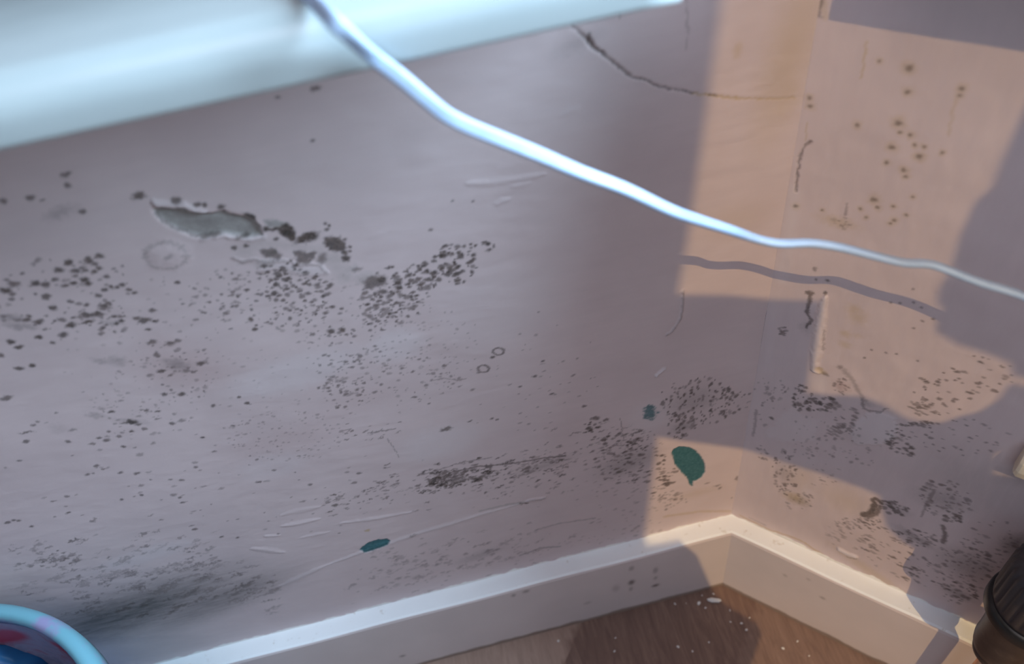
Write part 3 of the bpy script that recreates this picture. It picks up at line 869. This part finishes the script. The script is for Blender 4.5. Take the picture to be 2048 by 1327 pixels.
def skirting(name, d, n, length, stains):
    """d: direction away from the corner, n: into the room; mitred at the corner"""
    N = int(length / 0.002)
    prof = [(0.0, HS), (TS - 0.0035, HS), (TS - 0.0012, HS - 0.0010), (TS, HS - 0.0035), (TS, HS * 0.75), (TS, HS * 0.5), (TS, HS * 0.25), (TS, 0.02), (TS, 0.0), (0.0, 0.0)]
    # finer rows on the face carry the dirt marks
    face = [(TS, z) for z in np.linspace(HS - 0.0035, 0.0, 62)]
    prof = prof[:3] + face + [(0.0, 0.0)]
    bm = bmesh.new()
    rows = []
    for i in range(N + 1):
        u = length * i / N
        row = []
        for o, z in prof:
            a = u + (o * -K if i == 0 else 0)
            if i == 0: a = o * K * MITRE
            wz = z + (0.0008 * math.sin(u * 37) if z > HS - 0.002 else 0)
            row.append(bm.verts.new((d[0] * a + n[0] * o, d[1] * a + n[1] * o, wz)))
        rows.append(row)
    L = len(prof)
    for r0, r1 in zip(rows, rows[1:]):
        for j in range(L):
            f = bm.faces.new((r0[j], r0[(j + 1) % L], r1[(j + 1) % L], r1[j]))
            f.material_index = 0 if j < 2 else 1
    bm.faces.new(rows[0])
    bm.faces.new(rows[-1][::-1])
    bmesh.ops.recalc_face_normals(bm, faces=bm.faces)
    me = bpy.data.meshes.new(name)
    bm.to_mesh(me)
    bm.free()
    co = np.empty(len(me.vertices) * 3, np.float32)
    me.vertices.foreach_get('co', co)
    co = co.reshape(-1, 3)
    u = co[:, 0] * d[0] + co[:, 1] * d[1]
    m = np.zeros(len(co))
    for su, sz, ru, rz, v in stains:
        m = np.maximum(m, v * np.clip(1.5 - np.hypot((u - su) / ru, (co[:, 2] - sz) / rz), 0, 1))
    jag = 0.006 + 0.006 * vnoise(u[None], u[None] * 0, 70, 31, 4)[0]
    dirt = (1 - sstep(jag - 0.003, jag, co[:, 2])) * 0.8
    for k, a in (('mould', m), ('dirt', dirt)):
        at = me.attributes.new(k, 'FLOAT', 'POINT')
        at.data.foreach_set('value', a.astype(np.float32))
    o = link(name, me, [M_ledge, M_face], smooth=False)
    return tag(o, kind='structure')


def face_uv(x, y, d, n):
    p = hit(x, y, n, TS)
    return float(p @ d), float(p[2])


MITRE = 1.0     # inside corner of 135 degrees: the front edge of each board stops K*TS short of the wall corner
dL = np.array([-1.0, 0, 0])
stL = []
for x, y, a, b, v in ((1263, 1164, 5, 7, 0.9), (1311, 1170, 6, 4, 0.95), (1263, 1136, 4, 6, 0.5), (1311, 1140, 4, 8, 0.5), (1262, 1177, 3, 6, 0.5), (1311, 1155, 3, 5, 0.5), (1052, 1182, 5, 4, 0.6),
                      (1027, 1190, 3, 4, 0.6), (1232, 1176, 6, 10, 0.25), (1175, 1205, 6, 4, 0.3), (805, 1311, 5, 3, 0.7)):
    uu, zz = face_uv(x, y, dL, NL)
    stL.append((uu, zz, a * 0.0007, b * 0.0008, v))
stR = []
for x, y, a, b, v in ((1645, 1195, 4, 3, 0.5), (1570, 1150, 3, 3, 0.4), (1617, 1158, 3, 3, 0.3)):
    uu, zz = face_uv(x, y, DR, NR)
    stR.append((uu, zz, a * 0.0007, b * 0.0008, v))
skirting('baseboard_left', dL, NL, 1.02, stL)
skirting('baseboard_right', DR, NR, 0.46, stR)

# ------------------------------------------------------------------ floor
bm = bmesh.new()
lay = bm.verts.layers.float.new('light')
N = 180
fx = np.linspace(-1.05, 0.62, N)
fy = np.linspace(-1.9, 0.02, N)
g = [[bm.verts.new((x, y, 0)) for y in fy] for x in fx]
for i in range(N - 1):
    for j in range(N - 1):
        bm.faces.new((g[i][j], g[i + 1][j], g[i + 1][j + 1], g[i][j + 1]))
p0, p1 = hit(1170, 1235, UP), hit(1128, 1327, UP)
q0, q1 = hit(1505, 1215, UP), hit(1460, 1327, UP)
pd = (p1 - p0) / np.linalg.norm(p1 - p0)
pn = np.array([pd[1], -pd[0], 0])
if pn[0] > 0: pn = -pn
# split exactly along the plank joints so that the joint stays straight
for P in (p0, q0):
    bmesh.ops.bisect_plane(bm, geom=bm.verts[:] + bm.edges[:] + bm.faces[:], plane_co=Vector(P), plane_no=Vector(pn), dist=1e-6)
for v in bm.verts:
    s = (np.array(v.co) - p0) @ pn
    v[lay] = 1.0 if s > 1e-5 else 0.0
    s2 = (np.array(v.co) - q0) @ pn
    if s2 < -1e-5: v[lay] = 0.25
r = bmesh.ops.extrude_face_region(bm, geom=bm.faces[:])
bmesh.ops.translate(bm, verts=[v for v in r['geom'] if isinstance(v, bmesh.types.BMVert)], vec=(0, 0, -0.02))
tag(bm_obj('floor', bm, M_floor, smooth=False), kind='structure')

# ------------------------------------------------------------------ sills
def sill(name, d, n, u0, u1, depth_in, over, z0, h, sub):
    """a board with a full bullnose front; runs from u0 to u1 along d"""
    prof = [(-depth_in, 0.0)]
    rb, rt = 0.003, h * 0.62
    for k in range(7):
        a = -math.pi / 2 + math.pi / 2 * k / 6
        prof.append((over - rb + rb * math.cos(a), rb + rb * math.sin(a)))
    for k in range(13):
        a = math.pi / 2 * k / 12
        prof.append((over - rt + rt * math.cos(a), h - rt + rt * math.sin(a)))
    prof.append((-depth_in, h))
    bm = bmesh.new()
    N = 60
    rows = []
    for i in range(N + 1):
        u = u0 + (u1 - u0) * i / N
        rows.append([bm.verts.new((d[0] * u + n[0] * o, d[1] * u + n[1] * o, z0 + z)) for o, z in prof])
    L = len(prof)
    for r0, r1 in zip(rows, rows[1:]):
        for j in range(L):
            bm.faces.new((r0[j], r0[(j + 1) % L], r1[(j + 1) % L], r1[j]))
    bm.faces.new(rows[0])
    bm.faces.new(rows[-1][::-1])
    o = bm_obj(name, bm, M_sill)
    return o


SH = 0.026
xe = hit(1364, -8, NL, SILL_Y)[0]
tag(sill('windowsill', dL, NL, -xe, 1.05, 0.16, SILL_Y, SILL_Z, SH, None),
    'glossy white windowsill board with a rounded front edge along the left wall', 'windowsill')
rs = onR(1655, 50)
rz = onR(1850, 78)[1]
pr = (SILL_Z - rz) * (SUN @ NR) / SUN[2]
tag(sill('trim_1', DR, NR, rs[0] + pr * (SUN @ DR) / (SUN @ NR), 1.3, 0.16, max(pr, 0.03), SILL_Z, SH, None), kind='structure')
print('right sill', rs, rz, pr)

# pier between the two bay windows, above the sills
bm = bmesh.new()
pp = [(-0.19, 0.0), (0.0, 0.0), tuple((DR * 0.22)[:2]), tuple((DR * 0.22 - NR * 0.16)[:2]), (0.16 * K, 0.16), (-0.19, 0.16)]
vb = [bm.verts.new((x, y, 0.7905)) for x, y in pp]
vt = [bm.verts.new((x, y, 2.3)) for x, y in pp]
bm.faces.new(vb[::-1])
bm.faces.new(vt)
for a in range(6):
    bm.faces.new((vb[a], vb[(a + 1) % 6], vt[(a + 1) % 6], vt[a]))
tag(bm_obj('wall_corner', bm, M_room, smooth=False), kind='structure')

# ------------------------------------------------------------------ unseen panels added behind the camera, cut to shape the sun patches
def back(P, yp):
    t = (yp - P[1]) / SUN[1]
    Q = P + SUN * t
    return Q[0], Q[2]


def wpt(x, y):
    p = hit(x, y, NL)
    return p if p[0] <= 0 else hit(x, y, NR)


def panel(name, pts, yp, thick, mat):
    bm = bmesh.new()
    a = [bm.verts.new((x, yp, z)) for x, z in pts]
    f = bm.faces.new(a)
    r = bmesh.ops.extrude_face_region(bm, geom=[f])
    bmesh.ops.translate(bm, verts=[v for v in r['geom'] if isinstance(v, bmesh.types.BMVert)], vec=(0, -thick, 0))
    bmesh.ops.triangulate(bm, faces=bm.faces)
    return bm_obj(name, bm, mat, smooth=False)


YB, YC = -1.75, -0.98
jp = [back(wpt(x, y), YB) for x, y in ((1277, 1014), (1294, 860), (1322, 590), (1368, 300), (1405, 0))]
top = back(wpt(1640, -160), YB)[1]
ex = jp[-1][0] + (jp[-1][0] - jp[-2][0]) / (jp[-1][1] - jp[-2][1]) * (top + 0.3 - jp[-1][1])
j2 = jp[0]
wl_pts = [(-2.6, 0.0), (j2[0], 0.0)] + jp + [(ex, top + 0.3), (ex, 3.0), (-2.6, 3.0)]
tag(panel('sun_blocker_left', wl_pts, YB, 0.06, M_room), kind='structure')  # added sun blocker, its edge cut to the left limit of the sun
tag(panel('sun_blocker_top', [(j2[0] - 0.1, top + 0.3), (1.6, top + 0.3), (1.6, 3.0), (j2[0] - 0.1, 3.0)], YB - 0.08, 0.06, M_room), kind='structure')  # added blocker that closes off the sun higher up
# added sun blocker, cut to the outline of the broad dark band
band = [(1200, 592), (1340, 588), (1460, 590), (1640, 601), (1632, 640), (1621, 703), (1611, 784), (1656, 789), (1724, 792), (1768, 809), (1803, 830), (1826, 840), (1881, 845),
        (1912, 833), (1956, 823), (1997, 799), (2020, 765), (2300, 830), 'notch', (2300, 1300), (1960, 1180), (1910, 1132), (1903, 1117), (1851, 1094), (1806, 1069), (1775, 1040), (1765, 1003), (1761, 976), (1727, 961), (1643, 932),
        (1564, 908), (1512, 890), (1433, 875), (1361, 866), (1319, 858), (1200, 835)]
bpts = []
for p in band:
    if p == 'notch':        # a gap in the added blocker lets the sun reach the trunking
        bpts += [back(hit(x, y, NR, 0.016), YC) for x, y in ((2240, 880), (2041, 897), (2036, 962), (2240, 985))]
    else:
        bpts.append(back(wpt(*p), YC))
tag(panel('sun_blocker_band', bpts, YC, 0.012, M_blocker), kind='structure')
right_cut = [(2048, 258), (1990, 380), (1973, 430), (1943, 454), (1938, 462), (1926, 488), (1909, 522), (1895, 577), (1871, 621), (1888, 642), (1869, 678), (1909, 703), (1963, 720), (2015, 741), (2020, 765), (2300, 830), (2300, 200), (2110, 120)]
tag(panel('sun_blocker_right', [back(wpt(*p), YC) for p in right_cut], YC + 0.02, 0.012, M_blocker), kind='structure')  # added sun blocker cut to the shaded area on the right

# added low blocker that keeps the sun off the left skirting and the dark plank
low = [hit(1180, 1080, UP, HS), hit(1345, 1046, UP, HS), hit(1392, 1092, NL, TS), hit(1424, 1166, NL, TS), hit(1442, 1180, UP), hit(1500, 1214, UP), hit(1462, 1327, UP), hit(1400, 1480, UP),
       hit(900, 1480, UP), hit(900, 1280, NL, TS)]
tag(panel('sun_blocker_low', [back(p, YC) for p in low], YC - 0.02, 0.012, M_blocker), kind='structure')

# ------------------------------------------------------------------ cable
cab = []
for x, y in ((560, -70), (600, -28), (640, 14), (675, 50)):
    p = hit(x, y, UP, SILL_Z + SH + 0.0032)
    cab.append(p)
for x, y, off in ((745, 112, 0.1120), (800, 154, 0.1135), (850, 196, 0.114), (893, 230, 0.114), (940, 254, 0.114), (1000, 278, 0.114), (1080, 310, 0.113), (1160, 344, 0.112), (1250, 378, 0.112), (1340, 420, 0.112), (1400, 441, 0.112), (1461, 460, 0.112)):
    cab.append(hit(x, y, NL, off))
for x, y, z in ((1505, 475, 0.436), (1539, 484, 0.438), (1570, 487, 0.441), (1621, 486, 0.444), (1673, 493, 0.445), (1724, 505, 0.445), (1803, 524, 0.443), (1850, 527, 0.442), (1881, 534, 0.441), (1956, 563, 0.438),
                (2048, 592, 0.434), (2150, 640, 0.43), (2300, 700, 0.42)):
    cab.append(EYE + ray(x, y) * z)
# flat twin-core flex: two lobes side by side, lying broadside on the left and turning onto its edge on the right
prof = []
RL, SEP = 0.0020, 0.0013
for sgn, base in ((1, -90), (-1, 90)):
    for k in range(11):
        a = math.radians(base + 180 * k / 10)
        a_, b_ = sgn * SEP + RL * math.cos(a), RL * math.sin(a)
        if k in (0, 10): a_, b_ = sgn * 0.0002, b_ * 0.82
        prof.append((a_, b_))
path = spline(cab, 10)
bm = bmesh.new()
rings = []
nP = len(path)
for i in range(nP):
    tt = path[min(i + 1, nP - 1)] - path[max(i - 1, 0)]
    tt = tt / np.linalg.norm(tt)
    q = i / (nP - 1)
    up = np.array([-0.25, -0.80, 0.45])             # the broad face looks into the room
    side = np.cross(tt, up)
    side /= np.linalg.norm(side)
    nor = np.cross(side, tt)
    ang = math.radians(78) * min(max((q - 0.30) / 0.25, 0), 1)
    e1 = side * math.cos(ang) + nor * math.sin(ang)
    e2 = np.cross(tt, e1)
    rings.append([bm.verts.new(path[i] + e1 * a + e2 * b) for a, b in prof])
for r0, r1 in zip(rings, rings[1:]):
    for j in range(len(prof)):
        k = (j + 1) % len(prof)
        bm.faces.new((r0[j], r0[k], r1[k], r1[j]))
bm.faces.new(rings[0][::-1])
bm.faces.new(rings[-1])
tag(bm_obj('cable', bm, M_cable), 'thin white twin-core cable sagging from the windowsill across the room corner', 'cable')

# ------------------------------------------------------------------ bucket and what is in it
out = [(0, 1197), (45, 1206), (90, 1221), (136, 1247), (170, 1279), (197, 1324)]
BH = 0.355
P = np.array([hit(x, y, UP, BH)[:2] for x, y in out])
sol = np.linalg.lstsq(np.c_[2 * P, np.ones(len(P))], (P ** 2).sum(1), rcond=None)[0]
BR = math.sqrt(sol[2] + sol[0] ** 2 + sol[1] ** 2)
bx, by = sol[0], sol[1]
print('bucket', bx, by, BR)
bk = empty('bucket', (bx, by, 0), 'round pale blue plastic bucket with purple and red paint smears, below the mouldy wall', 'bucket')
RB = BR * 0.84
bm = bmesh.new()
prof = [(0, 0.0), (RB, 0.0), (RB + 0.002, 0.004), (BR - 0.0075, BH - 0.03), (BR - 0.0075, BH - 0.012), (BR - 0.0125, BH - 0.012), (BR - 0.0125, BH - 0.03), (RB - 0.006, 0.008), (0, 0.006)]
dens = []
for a, b in zip(prof, prof[1:]):
    n = 110 if abs(a[1] - b[1]) > 0.1 else 2
    dens += [(a[0] + (b[0] - a[0]) * k / n, a[1] + (b[1] - a[1]) * k / n) for k in range(n)]
dens.append(prof[-1])
lathe(bm, dens, 260)
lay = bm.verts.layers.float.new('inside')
red = bm.verts.layers.float.new('red')


def inner(x, y):
    for z in np.arange(BH, 0.1, -0.001):
        q = hit(x, y, UP, z)
        if math.hypot(q[0] - bx, q[1] - by) > RB - 0.006 + (BR - 0.0125 - RB + 0.006) * (z / BH): break
    return math.atan2(q[1] - by, q[0] - bx), z


smears = [(inner(10, 1274), 0.020, 0.012, 0.5), (inner(119, 1299), 0.005, 0.010, -0.4)]
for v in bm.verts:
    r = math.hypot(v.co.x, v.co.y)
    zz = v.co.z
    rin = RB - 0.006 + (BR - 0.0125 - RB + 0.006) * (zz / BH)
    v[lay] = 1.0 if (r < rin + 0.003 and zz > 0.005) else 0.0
    if v[lay] > 0:
        for c, su, sz, tilt in smears:
            du = (math.atan2(v.co.y, v.co.x) - c[0]) * r
            dz = zz - c[1]
            dd = math.hypot((du + dz * tilt) / su, dz / sz)
            v[red] = max(v[red], 1 - min(max((dd - 0.8) / 0.5, 0), 1))
bm_obj('body', bm, M_bucket, bk)
bm = bmesh.new()
rp = [(BR - 0.0135, BH - 0.016), (BR - 0.0145, BH - 0.006), (BR - 0.0130, BH - 0.0018), (BR - 0.010, BH), (BR - 0.005, BH - 0.001), (BR - 0.0015, BH - 0.005), (BR, BH - 0.012), (BR, BH - 0.026), (BR - 0.003, BH - 0.026), (BR - 0.0075, BH - 0.014)]
lathe(bm, rp, 96, closed=True)
o = bm_obj('rim', bm, M_bucket, bk)
o['label'] = 'rolled rim with pink and purple paint smears'


def lump(name, loc, sx, sy, sz, seed, mat, amp, label, cat, sub=4):
    bm = bmesh.new()
    bmesh.ops.create_icosphere(bm, subdivisions=sub, radius=1.0)
    from mathutils import noise as mn
    for v in bm.verts:
        p = v.co.copy()
        n1 = mn.noise(p * 1.3 + Vector((seed, 0, 0)))
        n2 = abs(mn.noise(p * 2.9 + Vector((0, seed, 0))))
        n3 = abs(mn.noise(p * 6.5 + Vector((0, 0, seed))))
        k = 1 + amp * (n1 * 0.9 - n2 * 1.0 - n3 * 0.45 + 0.3)
        v.co = Vector((p.x * k * sx, p.y * k * sy, p.z * k * sz))
    lo = min(v.co.z for v in bm.verts)
    for v in bm.verts: v.co.z -= lo
    o = bm_obj(name, bm, mat)
    o.location = loc
    return tag(o, label, cat)


pb = hit(8, 1322, UP, 0.27)
lump('plastic_bag', (pb[0] - 0.015, pb[1] - 0.02, 0.008), 0.072, 0.070, 0.14, 3.1, M_blue, 0.35, 'crumpled shiny blue plastic bag inside the round bucket', 'bag')
# ------------------------------------------------------------------ radiator valve beside the right skirting
ax = hit(1994, 1300, NR, 0.055)        # foot of the brown body on its upright axis
vz = ax[2]
rv = empty('radiator_valve', (ax[0], ax[1], 0), 'dark brown and black radiator valve at the lower right edge beside the skirting', 'valve')


def vpart(name, prof, mat, fn=None, seg=64, label=None, closed=False):
    bm = bmesh.new()
    lathe(bm, prof, seg, fn=fn, closed=closed)
    o = bm_obj(name, bm, mat, rv)
    if label: o['label'] = label
    return o


vpart('pipe', [(0, 0), (0.0075, 0), (0.0075, vz + 0.006), (0, vz + 0.006)], M_copper, seg=32)
vpart('nut', [(0, vz - 0.004), (0.0165, vz - 0.004), (0.0190, vz - 0.001), (0.0198, vz + 0.004), (0.0180, vz + 0.008), (0, vz + 0.008)], M_brown)
vpart('body', [(0, vz + 0.006), (0.0185, vz + 0.006), (0.0215, vz + 0.010), (0.0228, vz + 0.018), (0.0228, vz + 0.028), (0.0232, vz + 0.040), (0.0245, vz + 0.056), (0.0275, vz + 0.072), (0.0285, vz + 0.080), (0, vz + 0.080)], M_brown)
vpart('collar', [(0.024, vz + 0.078), (0.0325, vz + 0.078), (0.0338, vz + 0.081), (0.0338, vz + 0.090), (0.0325, vz + 0.093), (0.024, vz + 0.093)], M_black, closed=True)
vpart('knob', [(0, vz + 0.092), (0.0305, vz + 0.092), (0.0315, vz + 0.098), (0.0322, vz + 0.102), (0.0322, vz + 0.140), (0.029, vz + 0.148), (0.020, vz + 0.151), (0, vz + 0.152)], M_rib,
      fn=lambda r, z, a: r - (0.0020 * (0.5 + 0.5 * math.cos(a * 26)) ** 2 if vz + 0.100 < z < vz + 0.146 else 0), seg=208, label='ribbed turning knob')
# side outlet towards the radiator
bm = bmesh.new()
s0 = np.array([0, 0, vz + 0.022])
ring = [(0.0105 * math.cos(2 * math.pi * k / 24), 0.0105 * math.sin(2 * math.pi * k / 24)) for k in range(24)]
sweep(bm, [s0 + DR * u for u in (0.008, 0.03, 0.055)], ring)
bm_obj('outlet', bm, M_copper, rv)

# ------------------------------------------------------------------ cream trunking end on the right wall
pt = hit(2035, 932, NR, 0.016)
u0 = float(pt @ DR)
zc = float(pt[2])
bm = bmesh.new()
prof = [(0, -0.017), (0.010, -0.017), (0.016, -0.012), (0.0185, -0.004), (0.0185, 0.006), (0.016, 0.013), (0.010, 0.017), (0, 0.017)]
rows = []
for i, u in enumerate((u0, u0 + 0.002, u0 + 0.12, u0 + 0.15)):
    k = 0.9 if i == 0 else 1.0
    rows.append([bm.verts.new((DR[0] * u + NR[0] * (o * k), DR[1] * u + NR[1] * (o * k), zc + z * k)) for o, z in prof])
L = len(prof)
for r0, r1 in zip(rows, rows[1:]):
    for j in range(L):
        bm.faces.new((r0[j], r0[(j + 1) % L], r1[(j + 1) % L], r1[j]))
bm.faces.new(rows[0])
bm.faces.new(rows[-1][::-1])
tag(bm_obj('cable_trunking', bm, M_cream, smooth=False), 'end of cream plastic trunking on the wall at the right edge', 'trunking')

# ------------------------------------------------------------------ crumbs of plaster on the floor
def crumb_mesh(seed, sx=1, sy=1, sz=0.6):
    bm = bmesh.new()
    bmesh.ops.create_icosphere(bm, subdivisions=2, radius=1)
    r = random.Random(seed)
    off = Vector((r.random() * 9, r.random() * 9, 0))
    from mathutils import noise as mn
    for v in bm.verts:
        k = 1 + 0.55 * mn.noise(v.co * 1.7 + off)
        v.co = Vector((v.co.x * k * sx, v.co.y * k * sy, v.co.z * k * sz))
    lo = min(v.co.z for v in bm.verts)
    for v in bm.verts: v.co.z -= lo
    me = bpy.data.meshes.new('plaster_crumb')
    bm.to_mesh(me)
    bm.free()
    me.materials.append(M_crumb)
    return me


meshes = [crumb_mesh(i, 1 + 0.3 * (i % 2), 1 - 0.2 * (i % 3), 0.55) for i in range(5)]
crumbs = ((1209, 1238, 3.6), (1350, 1207, 2.6), (1372, 1206, 1.6), (1398, 1206, 4.2), (1411, 1215, 2.8), (1404, 1190, 1.8), (1427, 1187, 2.4), (1499, 1235, 2.6), (1483, 1246, 2.6),
          (1493, 1259, 3.4), (1117, 1281, 3.2), (1231, 1275, 2.0), (1229, 1302, 3.4), (1356, 1293, 3.0), (1385, 1302, 2.6), (1418, 1284, 2.2), (1460, 1220, 2.2), (1595, 1282, 3.2), (1566, 1296, 3.2),
          (1618, 1311, 2.2), (1135, 1249, 2.4), (1461, 1243, 2.0))
for i, (x, y, r) in enumerate(crumbs):
    p = hit(x, y, UP)
    if p @ NR < TS + 0.004 or -p[1] < TS + 0.004: continue
    o = bpy.data.objects.new('plaster_crumb', meshes[i % 5])
    C.objects.link(o)
    o.location = (p[0], p[1], -0.0001)
    k = r * 0.00042
    o.scale = (k, k, k)
    o.rotation_euler = (0, 0, random.random() * 6)
    tag(o, 'tiny white plaster crumb lying on the brown floor below the skirting corner', 'crumb', 'plaster crumbs on the floor')
me = crumb_mesh(77, 1.0, 0.32, 0.2)
o = bpy.data.objects.new('paint_flake', me)
C.objects.link(o)
p = hit(1428, 1201, UP)
o.location = (p[0], p[1], -0.0001)
o.scale = (0.0085,) * 3
o.rotation_euler = (0, 0, math.radians(-20))
tag(o, 'long thin white paint flake on the floor near the skirting corner', 'paint flake')
